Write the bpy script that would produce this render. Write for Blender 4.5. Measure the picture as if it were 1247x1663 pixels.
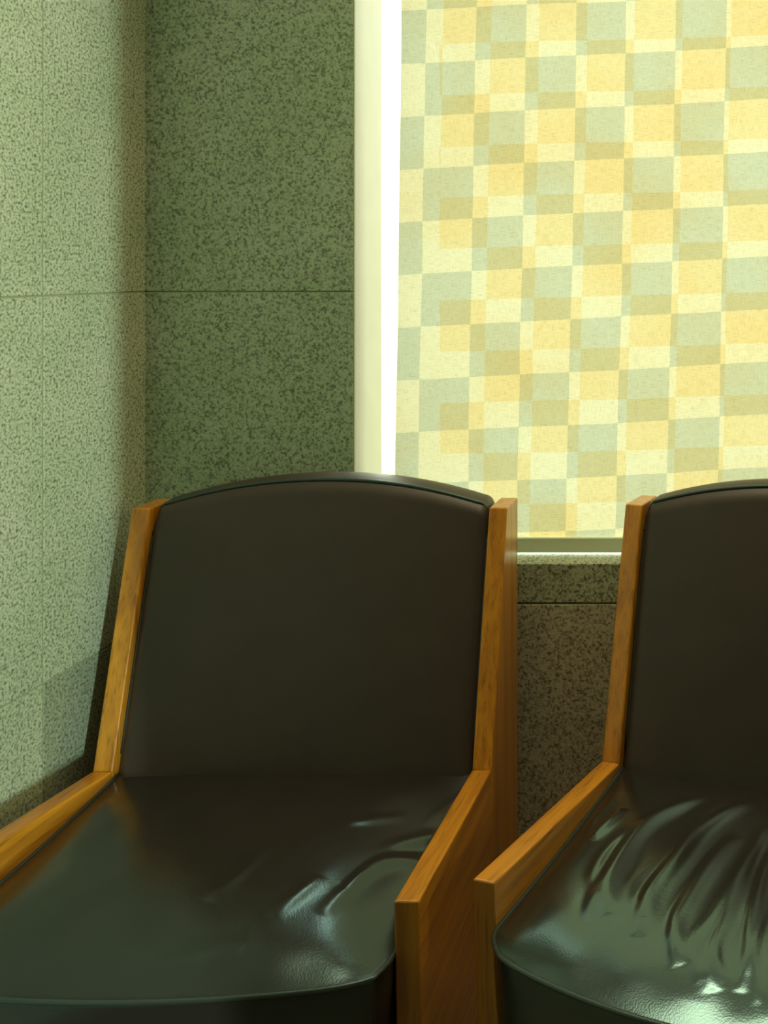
import bpy, bmesh, math, random
import numpy as np
from mathutils import Vector, Matrix

# ------------------------------------------------------------------ camera, light, exposure
C = bpy.context.scene.collection
scn = bpy.context.scene
for o in list(bpy.data.objects):
    bpy.data.objects.remove(o)

cam_d = bpy.data.cameras.new('camera')
cam = bpy.data.objects.new('camera', cam_d); C.objects.link(cam)
cam.location = (0, 0, 1.28)
cam.rotation_euler = (math.pi / 2, 0, 0)
cam_d.sensor_fit = 'AUTO'; cam_d.sensor_width = 36
cam_d.lens = 1532.4 / 1663 * 36
cam_d.shift_x = (623.5 - 1253.6) / 1663
cam_d.shift_y = (432.6 - 831.5) / 1663
cam_d.clip_start = 0.02
scn.camera = cam

SKY = 15.0            # daylight outside the window
SKY_COL = (0.95, 1.0, 0.84)
CEIL_FILL_W = 13.0        # unseen ceiling fill, added to brighten the armrest tops
WARM_FILL_W = 22.0        # warm fill added high on the right wall to light the left corner
BEAM_W = 22.0        # cool beam added for the left wall
scn.view_settings.view_transform = 'Standard'
scn.view_settings.look = 'None'
scn.view_settings.exposure = 0.0
scn.view_settings.gamma = 1.0
scn.view_settings.use_curve_mapping = False

w = bpy.data.worlds.new('daylight'); scn.world = w; w.use_nodes = True
nt = w.node_tree; nt.nodes.clear()
wo = nt.nodes.new('ShaderNodeOutputWorld'); bg = nt.nodes.new('ShaderNodeBackground')
tc = nt.nodes.new('ShaderNodeTexCoord'); sx = nt.nodes.new('ShaderNodeSeparateXYZ')
rp = nt.nodes.new('ShaderNodeValToRGB')
rp.color_ramp.elements[0].position = 0.40; rp.color_ramp.elements[0].color = (0.15, 0.14, 0.09, 1)
hz_ = rp.color_ramp.elements.new(0.52); hz_.color = (0.30, 0.30, 0.23, 1)
rp.color_ramp.elements[-1].position = 0.88; rp.color_ramp.elements[-1].color = (*SKY_COL, 1)
mr = nt.nodes.new('ShaderNodeMapRange'); mr.inputs['From Min'].default_value = -1; mr.inputs['From Max'].default_value = 1
nt.links.new(tc.outputs['Generated'], sx.inputs[0]); nt.links.new(sx.outputs['Z'], mr.inputs['Value'])
nt.links.new(mr.outputs[0], rp.inputs[0]); nt.links.new(rp.outputs[0], bg.inputs['Color'])
bg.inputs['Strength'].default_value = SKY
nt.links.new(bg.outputs[0], wo.inputs[0])

XW, YB = -1.2286, 1.85          # left wall plane, back wall plane
XR, YF, ZC = 3.9, -3.0, 2.62    # right wall, front wall, ceiling
WIN = (-0.820, 1.60, 0.697, 2.36)   # window opening x0, x1, z0, z1

def area(name, loc, size, size_y, power, col, direction, portal=False, spread=180):
    d = bpy.data.lights.new(name, 'AREA'); d.shape = 'RECTANGLE'
    d.size = size; d.size_y = size_y; d.energy = power; d.color = col
    d.spread = math.radians(spread)
    o = bpy.data.objects.new(name, d); C.objects.link(o)
    o.location = loc
    o.rotation_euler = Vector(direction).to_track_quat('-Z', 'Y').to_euler()
    if portal: d.cycles.is_portal = True
    return o

area('window_daylight_portal', ((WIN[0]+WIN[1])/2, 2.12, (WIN[2]+WIN[3])/2), WIN[1]-WIN[0], WIN[3]-WIN[2], 1, (1,1,1), (0,-1,0), portal=True)
area('added_ceiling_fill_light', (-0.1, 1.25, ZC-0.09), 1.5, 0.6, CEIL_FILL_W, (1.0, 0.86, 0.50), (0,0,-1), spread=120)
BD = Vector((-1, 1, -0.06)).normalized()
area('added_wall_beam', Vector((-1.2286,1.2,0.95)) - BD*11.5, 0.03, 1.5, BEAM_W, (0.76, 1.0, 0.80), BD, spread=25)  # narrow light added behind the made-up doorway, gives the left wall its edge

area('added_wall_fill_light', (3.80, 1.20, 2.20), .45, .25, WARM_FILL_W, (1.0, 0.88, 0.26), (-1, .10, -.20))

# ------------------------------------------------------------------ material helpers
class N:
    def __init__(s, name):
        s.m = bpy.data.materials.new(name); s.m.use_nodes = True
        s.t = s.m.node_tree; s.t.nodes.clear()
        s.out = s.n('ShaderNodeOutputMaterial')
        s.m.cycles.displacement_method = 'BUMP'
    def n(s, k, **kw):
        x = s.t.nodes.new(k)
        for a, v in kw.items(): setattr(x, a, v)
        return x
    def l(s, a, b): s.t.links.new(a, b)
    def val(s, x, sock):
        if isinstance(x, (int, float)): sock.default_value = x
        elif isinstance(x, tuple): sock.default_value = x
        else: s.l(x, sock)
    def math(s, op, a, b=0.0, c=0.0):
        x = s.n('ShaderNodeMath', operation=op)
        s.val(a, x.inputs[0]); s.val(b, x.inputs[1])
        if op in ('MULTIPLY_ADD', 'WRAP', 'COMPARE'): s.val(c, x.inputs[2])
        return x.outputs[0]
    def mix(s, f, a, b, mode='MIX'):
        x = s.n('ShaderNodeMix', data_type='RGBA', blend_type=mode)
        s.val(f, x.inputs[0])
        for v, i in ((a, 6), (b, 7)):
            if isinstance(v, tuple): x.inputs[i].default_value = (*v[:3], 1)
            else: s.l(v, x.inputs[i])
        return x.outputs[2]
    def noise(s, vec, scale, detail=2, rough=.5, dist=0):
        x = s.n('ShaderNodeTexNoise'); x.inputs['Scale'].default_value = scale
        x.inputs['Detail'].default_value = detail; x.inputs['Roughness'].default_value = rough
        x.inputs['Distortion'].default_value = dist
        s.l(vec, x.inputs['Vector']); return x.outputs[0]
    def ramp(s, v, *stops):
        x = s.n('ShaderNodeValToRGB'); e = x.color_ramp.elements
        while len(e) < len(stops): e.new(.5)
        for i, (p, c) in enumerate(stops):
            e[i].position = p; e[i].color = (*c, 1) if isinstance(c, tuple) else (c, c, c, 1)
        s.l(v, x.inputs[0]); return x.outputs[0]
    def obj(s): return s.n('ShaderNodeTexCoord').outputs['Object']
    def scale(s, vec, sc):
        x = s.n('ShaderNodeMapping'); x.inputs['Scale'].default_value = sc
        s.l(vec, x.inputs[0]); return x.outputs[0]
    def bump(s, h, strength, dist):
        x = s.n('ShaderNodeBump'); x.inputs['Strength'].default_value = strength
        x.inputs['Distance'].default_value = dist; s.l(h, x.inputs['Height']); return x.outputs[0]
    def bsdf(s, col, rough=.5, normal=None, ior=1.5, coat=0, coat_rough=.1, metal=0, spec=.5):
        b = s.n('ShaderNodeBsdfPrincipled')
        s.val((*col, 1) if isinstance(col, tuple) else col, b.inputs['Base Color'])
        s.val(rough, b.inputs['Roughness']); b.inputs['IOR'].default_value = ior
        b.inputs['Coat Weight'].default_value = coat; b.inputs['Coat Roughness'].default_value = coat_rough
        b.inputs['Metallic'].default_value = metal; b.inputs['Specular IOR Level'].default_value = spec
        if normal is not None: s.l(normal, b.inputs['Normal'])
        s.l(b.outputs[0], s.out.inputs[0]); return b

def stone(name, light, dark, speck=.5):
    M = N(name); v = M.obj()
    a = M.noise(v, 210, 2.5, .6)
    b = M.noise(v, 95, 2, .5)
    big = M.noise(v, 5, 3, .6)
    c = M.ramp(a, (.34, dark), (.50, tuple(x*.82 for x in light)), (.62, light))
    dk = M.ramp(b, (.28, .45), (.42, 1.0))
    c = M.mix(speck, c, dk, 'MULTIPLY')
    pit = M.n('ShaderNodeTexVoronoi'); pit.inputs['Scale'].default_value = 26; M.l(v, pit.inputs['Vector'])
    pd = M.ramp(pit.outputs['Distance'], (.03, .25), (.07, 1.0))
    c = M.mix(.6, c, pd, 'MULTIPLY')
    tint = M.ramp(big, (.3, (.86, .92, .84)), (.7, (1.1, 1.06, 1.08)))
    c = M.mix(1.0, c, tint, 'MULTIPLY')
    M.bsdf(c, .62, M.bump(a, .35, .0015), spec=.3)
    return M.m

def wood(name, axis, base=(.50, .208, .014), dark=(.32, .115, .012), rough=.32):
    M = N(name); v = M.obj()
    s = [55, 55, 55]; s[axis] = 1.4
    vv = M.scale(v, tuple(s))
    g = M.noise(vv, 1.0, 4, .6, .6)
    s2 = [150, 150, 150]; s2[axis] = 7
    f = M.noise(M.scale(v, tuple(s2)), 1.0, 2, .6)
    c = M.ramp(g, (.30, dark), (.42, tuple((a+b)/2 for a, b in zip(base, dark))), (.55, base), (.75, tuple(min(1, x*1.18) for x in base)))
    fl = M.ramp(f, (.30, .55), (.48, 1.0))
    c = M.mix(.8, c, fl, 'MULTIPLY')
    s3 = [70, 70, 70]; s3[axis] = 9
    k = M.noise(M.scale(v, tuple(s3)), 1.0, 3, .7, 1.2)
    c = M.mix(1.0, c, M.ramp(k, (.20, .45), (.27, 1.0)), 'MULTIPLY')
    M.bsdf(c, rough, M.bump(f, .12, .0006), coat=.45, coat_rough=.22)
    return M.m

def leather(name, base, rough, bump=.25, spec=.5, ior=1.5, tint=(.52, .90, 1.0)):
    M = N(name); v = M.obj()
    x = M.n('ShaderNodeTexVoronoi'); x.inputs['Scale'].default_value = 420; M.l(v, x.inputs['Vector'])
    a = M.noise(v, 120, 3, .6)
    h = M.math('ADD', x.outputs['Distance'], M.math('MULTIPLY', a, .8))
    big = M.noise(v, 9, 3, .6)
    r = rough
    c = M.mix(M.noise(v, 14, 3), tuple(b*.8 for b in base), tuple(b*1.2 for b in base))
    b = M.bsdf(c, r, M.bump(h, bump, .0004), spec=spec, ior=ior)
    b.inputs['Specular Tint'].default_value = (*tint, 1)
    return M.m

M_STONE_L = stone('granite_slab_light', (.43, .49, .37), (.11, .13, .09), .55)
M_STONE_M = stone('granite_slab_green', (.39, .50, .36), (.12, .155, .105), .5)
M_STONE_B = stone('granite_slab_warm_cast', (.42, .40, .30), (.11, .10, .075), .6)  # brown cast of the light low on the back wall, put into the colour
M_STONE_S = stone('granite_sill', (.36, .40, .28), (.06, .07, .045), .8)
mm = N('grout'); mm.bsdf((.24, .28, .17), .9); M_GROUT = mm.m
mm = N('painted_plaster_cream'); v_ = mm.obj()
mm.bsdf(mm.mix(mm.noise(v_, 6, 4, .6, 1.5), (.21, .20, .145), (.26, .25, .18)), .55, mm.bump(mm.noise(v_, 40, 3), .15, .001)); M_CREAM = mm.m
mm = N('ceiling_paint'); mm.bsdf((.50, .48, .38), .9); M_CEIL = mm.m
mm = N('floor_tile'); v_ = mm.obj()
mm.bsdf(mm.mix(mm.noise(v_, 60, 3), (.10, .08, .055), (.17, .13, .08)), .4); M_FLOOR = mm.m
mm = N('painted_wall'); mm.bsdf((.20, .18, .14), .8); M_WALL = mm.m
mm = N('window_frame_metal'); mm.bsdf((.30, .33, .26), .45, metal=.3); M_FRAME = mm.m
mm = N('blind_bar'); mm.bsdf((.55, .66, .48), .5); M_BAR = mm.m
mm = N('lamp_housing'); mm.bsdf((.7, .7, .66), .5); M_HOUS = mm.m
mm = N('added_lamp_diffuser'); b_ = mm.n('ShaderNodeEmission'); b_.inputs[0].default_value = (1, .93, .75, 1); b_.inputs[1].default_value = 0.3
mm.l(b_.outputs[0], mm.out.inputs[0]); M_DIFF = mm.m
mm = N('door_paint'); mm.bsdf((.2, .14, .08), .5); M_DOOR = mm.m

mm = N('window_glass')
tr = mm.n('ShaderNodeBsdfTransparent'); gl = mm.n('ShaderNodeBsdfGlossy'); gl.inputs['Roughness'].default_value = 0.0
ms = mm.n('ShaderNodeMixShader'); ms.inputs[0].default_value = .05
tr.inputs[0].default_value = (.94, .97, .93, 1)
mm.l(tr.outputs[0], ms.inputs[1]); mm.l(gl.outputs[0], ms.inputs[2]); mm.l(ms.outputs[0], mm.out.inputs[0]); M_GLASS = mm.m

M_WOOD_Y = wood('varnished_wood_arm', 1)
M_WOOD_Z = wood('varnished_wood_post', 2)
M_SEAT = leather('dark_leather_seat', (.022, .017, .015), .22, .15, spec=.8, ior=1.5)
M_SEAT_WORN = leather('dark_leather_seat_shiny', (.022, .017, .015), .20, .15, spec=1.0, ior=1.75)
M_BACK = leather('dark_leather_back', (.040, .030, .025), .45, .12, spec=.5, tint=(1, 1, 1))
M_PIPE = leather('leather_piping', (.03, .035, .03), .34, .3, spec=.8)

# woven blind: a printed check of two overlapping layers of squares
def blind_material():
    M = N('woven_check_blind'); v = M.obj()
    s = M.n('ShaderNodeSeparateXYZ'); M.l(v, s.inputs[0])
    wob = M.noise(v, 3.0, 2)
    X, Z = s.outputs[0], s.outputs[2]
    X = M.math('ADD', X, M.math('MULTIPLY', M.math('SUBTRACT', wob, .5), .012))
    Z2 = M.math('ADD', Z, M.math('MULTIPLY', M.math('SUBTRACT', wob, .5), .010))
    def checks(x0, px, z0, pz, slope, xs):
        u = M.math('SUBTRACT', M.math('ADD', X, M.math('MULTIPLY', M.math('SUBTRACT', 1.78, Z), xs)), x0)
        u = M.math('FLOOR', M.math('DIVIDE', u, px))
        q = M.math('SUBTRACT', z0, M.math('SUBTRACT', Z2, M.math('MULTIPLY', M.math('ADD', X, .434), slope)))
        q = M.math('FLOOR', M.math('DIVIDE', q, pz))
        par = M.math('MODULO', M.math('ABSOLUTE', M.math('ADD', u, q)), 2.0)
        return par
    A = checks(-.6988, .1012, 1.8113, .1066, .050, .020)   # 0 = light
    B = checks(-.6640, .0970, 1.8396, .1038, .026, .020)   # 0 = yellow
    B0 = M.math('SUBTRACT', 1.0, B)
    mask = M.math('GREATER_THAN', X, -.672)
    B0 = M.math('MULTIPLY', B0, mask)
    base = (.96, .955, .72)
    c = M.mix(A, base, (base[0]*.73, base[1]*.80, base[2]*.86))
    c = M.mix(B0, c, M.mix(1.0, c, (1.0, .89, .69), 'MULTIPLY'))
    # woven threads
    th = M.noise(M.scale(v, (60, 1, 1400)), 1.0, 2, .6)
    tv = M.noise(M.scale(v, (1400, 1, 60)), 1.0, 2, .6)
    c = M.mix(.8, c, M.ramp(th, (.25, .62), (.50, 1.0)), 'MULTIPLY')
    c = M.mix(.7, c, M.ramp(tv, (.25, .62), (.50, 1.0)), 'MULTIPLY')
    blot = M.noise(v, 4.5, 3, .6)
    c = M.mix(.55, c, M.ramp(blot, (.35, (1.0, .86, .66)), (.60, (1, 1, 1))), 'MULTIPLY')
    d = M.n('ShaderNodeBsdfDiffuse'); t = M.n('ShaderNodeBsdfTranslucent')
    dc = M.mix(1.0, c, (.55, .55, .5), 'MULTIPLY'); tcx = M.mix(1.0, c, (.40, .385, .37), 'MULTIPLY')
    M.l(dc, d.inputs[0]); M.l(tcx, t.inputs[0])
    x = M.n('ShaderNodeMixShader'); x.inputs[0].default_value = .5
    M.l(d.outputs[0], x.inputs[1]); M.l(t.outputs[0], x.inputs[2]); M.l(x.outputs[0], M.out.inputs[0])
    return M.m
M_BLIND = blind_material()

# ------------------------------------------------------------------ mesh helpers
def link(name, me, mat, parent=None, smooth=False):
    o = bpy.data.objects.new(name, me); C.objects.link(o)
    if mat: me.materials.append(mat)
    if parent is not None: o.parent = parent
    if smooth:
        for p in me.polygons: p.use_smooth = True
    return o
def from_bm(name, bm, mat, parent=None, smooth=False):
    bmesh.ops.recalc_face_normals(bm, faces=bm.faces)
    me = bpy.data.meshes.new(name); bm.to_mesh(me); bm.free()
    return link(name, me, mat, parent, smooth)
def add_box(bm, x0, x1, y0, y1, z0, z1, bev=0.0, mi=0):
    vs = [bm.verts.new((x, y, z)) for x in (x0, x1) for y in (y0, y1) for z in (z0, z1)]
    fs = [bm.faces.new([vs[i] for i in q]) for q in ((0,1,3,2),(4,6,7,5),(0,4,5,1),(2,3,7,6),(0,2,6,4),(1,5,7,3))]
    for f in fs: f.material_index = mi
    if bev:
        es = list({e for f in fs for e in f.edges})
        r = bmesh.ops.bevel(bm, geom=es, offset=bev, segments=2, affect='EDGES', profile=.5)
        for f in r['faces']: f.material_index = mi
def prism_x(poly, x0, x1, bev=0.0, segs=3, xshear=None):
    """poly: (y,z) outline extruded from x0 to x1; xshear(y) shifts x."""
    bm = bmesh.new()
    sh = xshear or (lambda y: 0.0)
    a = [bm.verts.new((x0+sh(y), y, z)) for y, z in poly]; b = [bm.verts.new((x1+sh(y), y, z)) for y, z in poly]
    n = len(poly)
    bm.faces.new(a); bm.faces.new(list(reversed(b)))
    for i in range(n):
        j = (i+1) % n
        bm.faces.new((a[i], b[i], b[j], a[j]))
    bmesh.ops.recalc_face_normals(bm, faces=bm.faces)
    if bev:
        bmesh.ops.bevel(bm, geom=list(bm.edges), offset=bev, segments=segs, affect='EDGES', profile=.5)
    return bm
def tube(path, r, seg=8, closed=False):
    bm = bmesh.new(); n = len(path); rings = []
    path = [Vector(p) for p in path]
    for i, p in enumerate(path):
        a = path[i-1] if (i > 0 or closed) else p
        b = path[(i+1) % n] if (i < n-1 or closed) else p
        t = (b-a).normalized()
        up = Vector((0, 0, 1)) if abs(t.z) < .9 else Vector((0, 1, 0))
        s = t.cross(up).normalized(); u = s.cross(t)
        rings.append([bm.verts.new(p + r*(math.cos(k*2*math.pi/seg)*s + math.sin(k*2*math.pi/seg)*u)) for k in range(seg)])
    for i in range(n if closed else n-1):
        A, B = rings[i], rings[(i+1) % n]
        for k in range(seg):
            bm.faces.new((A[k], A[(k+1) % seg], B[(k+1) % seg], B[k]))
    if not closed:
        bm.faces.new(rings[0]); bm.faces.new(list(reversed(rings[-1])))
    return bm
def structure(o): o['kind'] = 'structure'; return o
def tag(o, label, cat, group=None):
    o['label'] = label; o['category'] = cat
    if group: o['group'] = group
    return o

# ------------------------------------------------------------------ room shell
G = .0018   # half joint width
def slabs(name, rects, face, thick, mats):
    """rects: (u0,u1,z0,z1,mat index) slabs on a wall; face 'back' (y=YB) or 'left' (x=XW)."""
    bm = bmesh.new()
    for u0, u1, z0, z1, mi in rects:
        if face == 'back': add_box(bm, u0+(G if u0 > XW else -.004), u1-G, YB, YB+thick, z0+G, z1-G, .0008, mi)
        else: add_box(bm, XW-thick, XW, u0+G, u1-(G if u1 < YB else -.004), z0+G, z1-G, .0008, mi)
    # grout bed behind the slabs
    gi = len(mats)-1
    for u0, u1, z0, z1, mi in rects:
        if face == 'back': add_box(bm, u0, u1, YB+.0012, YB+thick-.004, z0, z1, 0, gi)
        else: add_box(bm, XW-thick+.004, XW-.0012, u0, u1, z0, z1, 0, gi)
    o = from_bm(name, bm, None)
    for m in mats: o.data.materials.append(m)
    return structure(o)

M_STONE_SHADE = stone('granite_slab_chair_shade', (.29, .34, .25), (.08, .095, .065), .6)  # chair's shadow on the low corner slab, put into the stone colour
MS = [M_STONE_L, M_STONE_M, M_STONE_B, M_STONE_SHADE, M_GROUT]
T = .12
zr = [0, .576, 1.230, 1.884, ZC]
rects = []
for i in range(4):
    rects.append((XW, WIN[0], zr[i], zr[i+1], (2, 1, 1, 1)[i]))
xs = [WIN[0], -.02, .78, WIN[1]]
for i in range(3):
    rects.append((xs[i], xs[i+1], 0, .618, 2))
    rects.append((xs[i], xs[i+1], WIN[3], ZC, 1))
for i in range(4):
    rects.append((WIN[1], 2.5, zr[i], zr[i+1], 1)); rects.append((2.5, XR, zr[i], zr[i+1], 1))
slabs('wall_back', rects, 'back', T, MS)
# sill slab, flush with the wall face and running back under the window
bm = bmesh.new(); add_box(bm, WIN[0]+.001, WIN[1]-.001, YB, 2.08, .618+G, .697, .002)
structure(from_bm('trim_1', bm, M_STONE_S))
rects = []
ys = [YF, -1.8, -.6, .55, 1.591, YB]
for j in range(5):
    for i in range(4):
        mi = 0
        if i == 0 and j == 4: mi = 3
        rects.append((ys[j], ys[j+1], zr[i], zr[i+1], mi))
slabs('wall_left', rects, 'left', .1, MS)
# cream reveals of the window recess
YG = 1.981
bm = bmesh.new(); add_box(bm, WIN[0]-.012, WIN[0]+.0005, YB+.004, YG, WIN[2], WIN[3], .0008)
structure(from_bm('trim_2', bm, M_CREAM))
bm = bmesh.new(); add_box(bm, WIN[1]-.0005, WIN[1]+.012, YB+.004, YG, WIN[2], WIN[3], .0008)
structure(from_bm('trim_3', bm, M_CREAM))
bm = bmesh.new(); add_box(bm, WIN[0], WIN[1], YB+.004, YG, WIN[3]-.0005, WIN[3]+.012, .0008)
structure(from_bm('trim_4', bm, M_CREAM))
# window frame and its pane, set behind the reveal
wr = bpy.data.objects.new('window_1', None); C.objects.link(wr); structure(wr)
bm = bmesh.new()
fx0, fx1, fz0, fz1 = WIN[0]-.06, WIN[1]+.06, .697, WIN[3]+.06
add_box(bm, fx0-.03, WIN[0]-.045, YG+.002, 2.06, fz0, fz1, .002)
add_box(bm, WIN[1]+.005, fx1, YG+.002, 2.06, fz0, fz1, .002)
add_box(bm, WIN[0]-.045, WIN[1]+.005, YG+.002, 2.06, WIN[3]+.005, fz1, .002)
add_box(bm, WIN[0]-.045, WIN[1]+.005, YG+.03, 2.06, fz0, fz0+.012, .002)
from_bm('window_frame', bm, M_FRAME, wr)
bm = bmesh.new(); add_box(bm, WIN[0]-.046, WIN[1]+.004, 2.03, 2.036, fz0+.010, WIN[3]+.004)
from_bm('window_pane', bm, M_GLASS, wr)

bm = bmesh.new(); add_box(bm, XW-.1, XR+.1, YF-.1, YB+.12, -.1, 0); structure(from_bm('floor', bm, M_FLOOR))
bm = bmesh.new(); add_box(bm, XW-.1, XR+.1, YF-.1, YB+.12, ZC, ZC+.1); structure(from_bm('ceiling', bm, M_CEIL))
bm = bmesh.new(); add_box(bm, XR, XR+.1, YF, YB+.12, 0, ZC); structure(from_bm('wall_right', bm, M_WALL))
# masonry behind the slabs closes the corners
bm = bmesh.new(); add_box(bm, XW-.25, XW-.1, YF-.1, YB+.25, -.1, ZC+.1); add_box(bm, XW-.12, WIN[0]-.09, YB+T, YB+.25, -.1, ZC+.1)
add_box(bm, WIN[0]-.07, WIN[1]+.07, YB+T, 2.0, -.1, .61); add_box(bm, WIN[0]-.07, WIN[1]+.07, 2.0, 2.1, -.1, .6); add_box(bm, WIN[1]+.07, XR+.1, YB+T, YB+.25, -.1, ZC+.1); add_box(bm, XW-.1, XR+.1, 2.062, 2.1, WIN[3]+.05, ZC+.1)
add_box(bm, XW-.1, XR+.1, YB+T, YB+T+.03, WIN[3]+.014, ZC+.1)
structure(from_bm('wall_masonry', bm, M_GROUT))
# front wall with an added doorway whose jamb cuts off the cool beam
DX0, DX1, DZ = 2.20, 3.321, 2.1
bm = bmesh.new()
add_box(bm, XW, DX0, YF-.1, YF, 0, ZC); add_box(bm, DX1, XR, YF-.1, YF, 0, ZC); add_box(bm, DX0, DX1, YF-.1, YF, DZ, ZC)
structure(from_bm('wall_front', bm, M_WALL))
bm = bmesh.new()
add_box(bm, DX0-.05, DX0, YF-.01, YF+.015, 0, DZ+.05, .002); add_box(bm, DX1, DX1+.05, YF-.01, YF+.015, 0, DZ+.05, .002)
add_box(bm, DX0, DX1, YF-.01, YF+.015, DZ, DZ+.05, .002)
structure(from_bm('added_door_1', bm, M_DOOR))
# unseen box added beyond the doorway to keep the open sky out
cr = bmesh.new()
add_box(cr, 1.6, 12, -12.0, YF-.1, -.1, 0); add_box(cr, 1.6, 12, -12.0, YF-.1, ZC, ZC+.1)
add_box(cr, 1.5, 1.6, -12.1, YF-.1, -.1, ZC+.1); add_box(cr, 1.5, 12.1, -12.1, -12.0, -.1, ZC+.1); add_box(cr, 12, 12.1, -12, YF-.1, -.1, ZC+.1)
add_box(cr, 4.0, 12, YF-.2, YF-.1, 0, ZC)
structure(from_bm('wall_sky_blocker', cr, M_WALL))

lamp = bpy.data.objects.new('added_ceiling_fill', None); C.objects.link(lamp); lamp.location = (-.1, 1.25, ZC)
tag(lamp, 'flat rectangular fill light added unseen over the seating corner', 'lamp')
bm = bmesh.new(); add_box(bm, -.8, .8, -.36, .36, -.06, 0, .004); from_bm('housing', bm, M_HOUS, lamp)
bm = bmesh.new(); add_box(bm, -.75, .75, -.31, .31, -.068, -.060, .002); from_bm('diffuser', bm, M_DIFF, lamp)

lamp2 = bpy.data.objects.new('added_wall_fill', None); C.objects.link(lamp2); lamp2.location = (XR, 1.2, 2.2)
tag(lamp2, 'small warm fill light added unseen high on the right-hand wall', 'lamp')
bm = bmesh.new(); add_box(bm, -.07, 0, -.26, .26, -.15, .15, .004); from_bm('housing', bm, M_HOUS, lamp2)
bm = bmesh.new(); add_box(bm, -.076, -.07, -.24, .24, -.13, .13, .001); from_bm('diffuser', bm, M_DIFF, lamp2)

# ------------------------------------------------------------------ window blind
blind = bpy.data.objects.new('window_blind', None); C.objects.link(blind); blind.location = (0, 0, 0)
tag(blind, 'translucent woven fabric blind with overlapping yellow and grey-green checks hanging in the window', 'blind')
YBL = 1.908
def blind_mesh():
    nx, nz = 130, 120
    z0, z1 = .7335, 1.965  # unseen top ends low, bare glass above is added for more top light
    vs = []; fs = []
    for k in range(2):
        for j in range(nz+1):
            z = z0+(z1-z0)*j/nz
            xl = -.765+.0150*(z-.73); xr = 1.545+.012*(z-.73)
            for i in range(nx+1):
                x = xl+(xr-xl)*i/nx
                y = YBL + .0022*math.sin(x*9+z*2.1) + .0012*math.sin(x*23-z*5) + .0010*math.sin(z*14+x*3)
                vs.append((x, y+.0006*k, z))
    st = (nx+1)*(nz+1)
    def q(k, j, i): return k*st+j*(nx+1)+i
    for j in range(nz):
        for i in range(nx):
            fs.append((q(0,j,i), q(0,j,i+1), q(0,j+1,i+1), q(0,j+1,i)))
    vs = vs[:st]
    me = bpy.data.meshes.new('fabric'); me.from_pydata(vs, [], fs); me.update()
    return me
link('fabric', blind_mesh(), M_BLIND, blind, True)
bm = bmesh.new(); add_box(bm, -.768, 1.548, YBL-.008, YBL+.007, .7035, .7335, .002); from_bm('bottom_bar', bm, M_BAR, blind)
bm = tube([(-.80, YBL, 1.98), (1.58, YBL, 1.98)], .022, 16); from_bm('roller', bm, M_HOUS, blind, True)

# ------------------------------------------------------------------ lounge chairs
W2_, TH, L, RISE, SPL = .3388, .0330, .3738, .0266, .013
TY, TZ, D = .0995, .4224, .1738
ZJ = .42
def seg_dist(P, path):
    """distance of points P (n,2) to a polyline, smoothed, and the running fraction along it"""
    pts = np.array(path, float)
    # resample as Catmull-Rom
    Q = []
    ext = np.vstack([2*pts[0]-pts[1], pts, 2*pts[-1]-pts[-2]])
    for i in range(1, len(ext)-2):
        for t in np.linspace(0, 1, 7)[:-1]:
            p0, p1, p2, p3 = ext[i-1], ext[i], ext[i+1], ext[i+2]
            Q.append(.5*((2*p1)+(-p0+p2)*t+(2*p0-5*p1+4*p2-p3)*t*t+(-p0+3*p1-3*p2+p3)*t**3))
    Q.append(pts[-1]); Q = np.array(Q); n = len(Q)-1
    best = np.full(len(P), 9.); fr = np.zeros(len(P))
    for i in range(n):
        a, b = Q[i], Q[i+1]; d = b-a
        t = np.clip(((P-a)@d)/(d@d+1e-12), 0, 1)
        r = np.linalg.norm(P-(a+t[:, None]*d), axis=1)
        m = r < best
        best[m] = r[m]; fr[m] = (i+t[m])/n
    return best, fr

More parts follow.
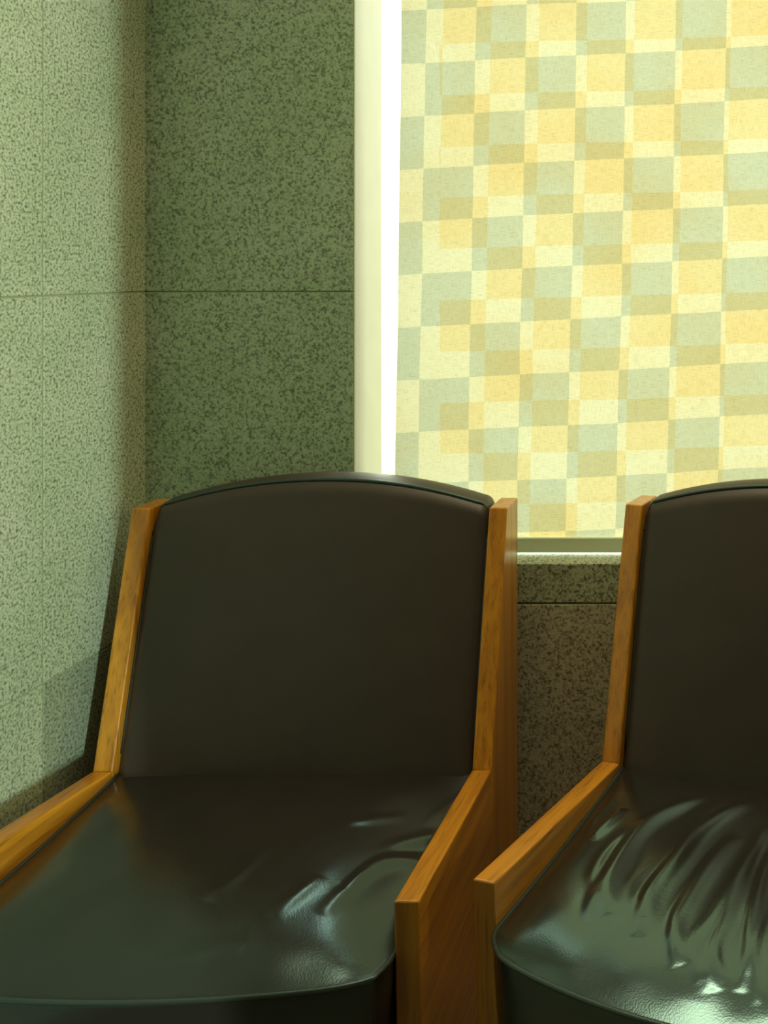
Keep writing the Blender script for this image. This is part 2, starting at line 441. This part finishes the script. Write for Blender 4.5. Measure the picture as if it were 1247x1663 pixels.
def seat_mesh(zf, wr, rnd, dome, fe, bul):
    n = 200; m = 200
    hw = W2_-TH-.002
    us = np.sin(np.linspace(-math.pi/2, math.pi/2, n+1))*.35 + np.linspace(-1, 1, n+1)*.65
    vv = np.linspace(0, 1, m+1)**1.15
    U, V = np.meshgrid(us, vv)
    yb = .035
    yf = -.418 - bul*(1-U**2) + rnd*np.abs(U)**14
    Y = yf + V*(yb-yf)
    Xw = hw + SPL*np.clip(-Y/L, 0, 1)
    # corners pulled in a little at the very front
    Xw = Xw - (.010 if fe < 5 else .026)*np.exp(-(V/.04)**1.5)
    X = U*Xw
    side_z = zf + (.408-zf)*np.clip(V/.95, 0, 1)**2.2
    roll = 1-np.exp(-(V/.14)**1.1)
    flat = 1-np.abs(U)**fe
    back = 1-.85*np.exp(-((1-V)/.16)**2)
    crown = dome*flat*roll*back
    front_lift = (.40-side_z)*.55*flat*roll
    Z = side_z + crown + front_lift
    P = np.stack([X.ravel(), Y.ravel()], 1)
    add = np.zeros(len(P))
    for path, amp, wid in wr:
        d, f = seg_dist(P, path)
        env = np.sin(np.clip(f, .001, .999)*math.pi)**(.55 if amp > 0 else 1.0)
        add += amp*1.2*env*np.exp(-(d/wid)**2)
    fade = (np.clip((1-np.abs(U))/.06, 0, 1)*np.clip(V/.06, 0, 1)).ravel()
    # soft leather slackness
    s = .0009*np.sin(P[:,0]*31+P[:,1]*17)*np.sin(P[:,1]*23-P[:,0]*9+1.3)+.0005*np.sin(P[:,0]*67+2)*np.sin(P[:,1]*41)
    Z = Z + ((add+s)*fade).reshape(Z.shape)
    vs = [tuple(p) for p in np.stack([X, Y, Z], -1).reshape(-1, 3).tolist()]
    fs = []
    q = lambda j, i: j*(n+1)+i
    for j in range(m):
        for i in range(n):
            fs.append((q(j,i), q(j,i+1), q(j+1,i+1), q(j+1,i)))
    per = [q(0,i) for i in range(n+1)] + [q(j,n) for j in range(1, m+1)] + [q(m,i) for i in range(n-1, -1, -1)] + [q(j,0) for j in range(m-1, 0, -1)]
    prev = per
    for k, (off, dz) in enumerate(((.0005, -.006), (-.0005, -.03), (-.004, -.09), (-.010, -.16))):
        cur = []
        for p in per:
            x, y, z = vs[p]
            ang = math.atan2(y+.2, x*.9)
            cur.append(len(vs)); vs.append((x + off*math.cos(ang), y + off*math.sin(ang), (z if k < 1 else .36*0+z)+dz))
        for a in range(len(per)):
            b = (a+1) % len(per)
            fs.append((prev[b], prev[a], cur[a], cur[b]))
        prev = cur
    fs.append(tuple(reversed(prev)))
    me = bpy.data.meshes.new('seat'); me.from_pydata(vs, [], fs); me.update()
    for p in me.polygons: p.use_smooth = True
    # piping path: right side from back, front, left side
    path = [vs[q(j, n)] for j in range(m-6, 0, -5)] + [vs[q(0, i)] for i in range(n, -1, -3)] + [vs[q(j, 0)] for j in range(5, m-6, 5)]
    path = [(x*1.0, y, z) for x, y, z in path]
    return me, path

def back_mesh():
    """upholstered back, leaning along the posts, with an arched top"""
    hw = W2_-TH-.001; n = 70; m = 70
    lean = TY/TZ
    def top(u):
        return .842 + .047*(1-abs(u)**2.1) - .028*max(0, (abs(u)-.955)/.045)**2
    th = .075
    vs = []; fs = []
    def front(u, t):
        z = .36 + t*(top(u)-.36)
        bul = .010*(1-u**4)*(math.sin(math.pi*min(1, max(0, t*.93+.04))))**.6
        edge = .012*(max(0, (abs(u)-.93)/.07)**2) + .010*max(0, (t-.955)/.045)**2
        y = (z-ZJ)*lean - bul + edge + .006
        return (u*hw, y, z)
    def q(j, i): return j*(n+1)+i
    for j in range(m+1):
        t = 1-(1-j/m)**1.6
        for i in range(n+1):
            u = math.sin((i/n-.5)*math.pi)*.5+(i/n*2-1)*.5
            vs.append(front(u, t))
    for j in range(m):
        for i in range(n): fs.append((q(j,i), q(j,i+1), q(j+1,i+1), q(j+1,i)))
    # top strip backwards, rounded; then the rear face
    us = [math.sin((i/n-.5)*math.pi)*.5+(i/n*2-1)*.5 for i in range(n+1)]
    prof = [(.004, .0015), (.012, .004), (.025, .006), (.040, .005), (.054, .000), (.064, -.010), (.069, -.03)]
    prev = [q(m, i) for i in range(n+1)]
    rows = []
    for dy, dz in prof:
        cur = []
        for i, u in enumerate(us):
            x, y, z = vs[q(m, i)]
            cur.append(len(vs)); vs.append((x*(1-.02*dy/.07), y+dy, z+dz))
        for i in range(n): fs.append((prev[i], prev[i+1], cur[i+1], cur[i]))
        rows.append(cur); prev = cur
    cur = []
    for i, u in enumerate(us):
        cur.append(len(vs)); vs.append((u*hw*.98, .10, .36))
    for i in range(n): fs.append((prev[i], prev[i+1], cur[i+1], cur[i]))
    bot = [q(0, i) for i in range(n+1)]
    for i in range(n): fs.append((cur[i], cur[i+1], bot[i+1], bot[i]))
    for side in (0, n):
        loop = [q(j, side) for j in range(m+1)] + [r[side] for r in rows] + [cur[side]]
        fs.append(tuple(loop) if side else tuple(reversed(loop)))
    me = bpy.data.meshes.new('backrest'); me.from_pydata(vs, [], fs); me.update()
    bm = bmesh.new(); bm.from_mesh(me); bmesh.ops.recalc_face_normals(bm, faces=bm.faces); bm.to_mesh(me); bm.free()
    for p in me.polygons: p.use_smooth = True
    pipe = []
    e = .9985
    pipe = [vs[q(j, n)] for j in range(8, m-1, 3)] + [vs[q(m, i)] for i in range(n, -1, -1)] + [vs[q(j, 0)] for j in range(m-2, 7, -3)]
    pipe = [(x*.992, y-.0015, z) for x, y, z in pipe]
    return me, pipe

ARM = [(-L, ZJ+RISE), (0, ZJ), (.030, 0), (-L+.022, 0)]
POST = [(0, ZJ), (TY, ZJ+TZ), (D, ZJ+TZ), (D, 0), (.030, 0)]

def make_chair(name, label, zf, wr, rnd, dome, fe, bul, sm):
    root = bpy.data.objects.new(name, None); C.objects.link(root)
    tag(root, label, 'chair', 'lounge chairs under the window')
    for s in (-1, 1):
        x0, x1 = (W2_-TH, W2_) if s > 0 else (-W2_, -W2_+TH)
        sh = lambda y, s=s: s*SPL*max(0, -y/L)
        ar = from_bm('armrest', prism_x(ARM, x0, x1, .0028, 3, sh), M_WOOD_Y, root)
        ar.data.materials.append(M_WOOD_Z)
        for p in ar.data.polygons:
            if p.normal.y < -.6 and p.center.y < -L+.05: p.material_index = 1
        from_bm('back_post', prism_x(POST, x0, x1, .0028, 3), M_WOOD_Z, root)
    me, pp = seat_mesh(zf, wr, rnd, dome, fe, bul)
    st = link('seat', me, sm, root)
    from_bm('piping', tube(pp, .0034, 8), M_PIPE, st, True)
    me, pp = back_mesh()
    bk = link('backrest', me, M_BACK, root)
    from_bm('piping', tube(pp, .0034, 8), M_PIPE, bk, True)
    bm = bmesh.new(); add_box(bm, -W2_+TH, W2_-TH, -.30, .09, .16, .215, .003); from_bm('seat_frame', bm, M_WOOD_Z, root)
    return root

WR1 = [([(0.315,-0.126),(0.25,-0.197),(0.217,-0.288)], .0035, .012),
       ([(0.306,-0.197),(0.247,-0.233),(0.206,-0.338)], .0035, .012),
       ([(0.31,-0.155),(0.24,-0.215),(0.205,-0.30)], -.0025, .010),
       ([(0.073,-0.21),(0.063,-0.273),(0.049,-0.325)], .0022, .012),
       ([(0.176,-0.274),(0.161,-0.313),(0.146,-0.35)], .0020, .012),
       ([(0.132,-0.385),(0.078,-0.401),(0.018,-0.417)], .002, .018),
       ([(0.242,-0.126),(0.194,-0.15),(0.159,-0.158)], .0018, .010)]
WR2 = [([(-0.127,-0.061),(-0.186,-0.145),(-0.2,-0.223),(-0.189,-0.301),(-0.164,-0.347)], 0.0054, 0.0136),
       ([(-0.049,-0.051),(-0.1,-0.139),(-0.114,-0.237),(-0.123,-0.31),(-0.111,-0.37)], 0.0057, 0.0127),
       ([(-0.046,-0.148),(-0.059,-0.215),(-0.068,-0.295),(-0.067,-0.346),(-0.039,-0.397)], 0.0047, 0.0102),
       ([(-0.011,-0.115),(-0.015,-0.217),(-0.012,-0.299),(-0.008,-0.377),(0.009,-0.42)], 0.0057, 0.0110),
       ([(0.013,-0.177),(0.020,-0.276),(0.032,-0.349),(0.041,-0.413)], 0.0047, 0.0093),
       ([(-0.247,-0.119),(-0.253,-0.163),(-0.262,-0.198)], 0.0027, 0.0102),
       ([(0.07,-0.12),(0.075,-0.25),(0.09,-0.38)], 0.0047, 0.0119),
       ([(0.13,-0.10),(0.14,-0.22),(0.15,-0.36)], 0.0041, 0.0127)]
rng = random.Random(5)
for path, a, wd in list(WR2[:8]):
    for k in range(3):
        dx, dy = rng.uniform(-.035, .035), rng.uniform(-.03, .03)
        WR2.append(([(x+dx+rng.uniform(-.008, .008), y+dy) for x, y in path], a*rng.choice((-.3, .35, .5)), wd*rng.uniform(.65, .9)))
c1 = make_chair('lounge_chair', 'dark leather lounge chair in the corner by the left stone wall, smoother seat', .372, WR1, .010, .034, 4.4, .028, M_SEAT)
c1.location = (-.8183, 1.6095, 0); c1.rotation_euler = (0, 0, .0082)
c2 = make_chair('lounge_chair', 'dark leather lounge chair cut by the right edge, angled, with deeply creased shiny seat', .383, WR2, .006, .026, 7, .046, M_SEAT_WORN)
c2.location = (.0306, 1.5519, 0); c2.rotation_euler = (0, 0, -.2668)
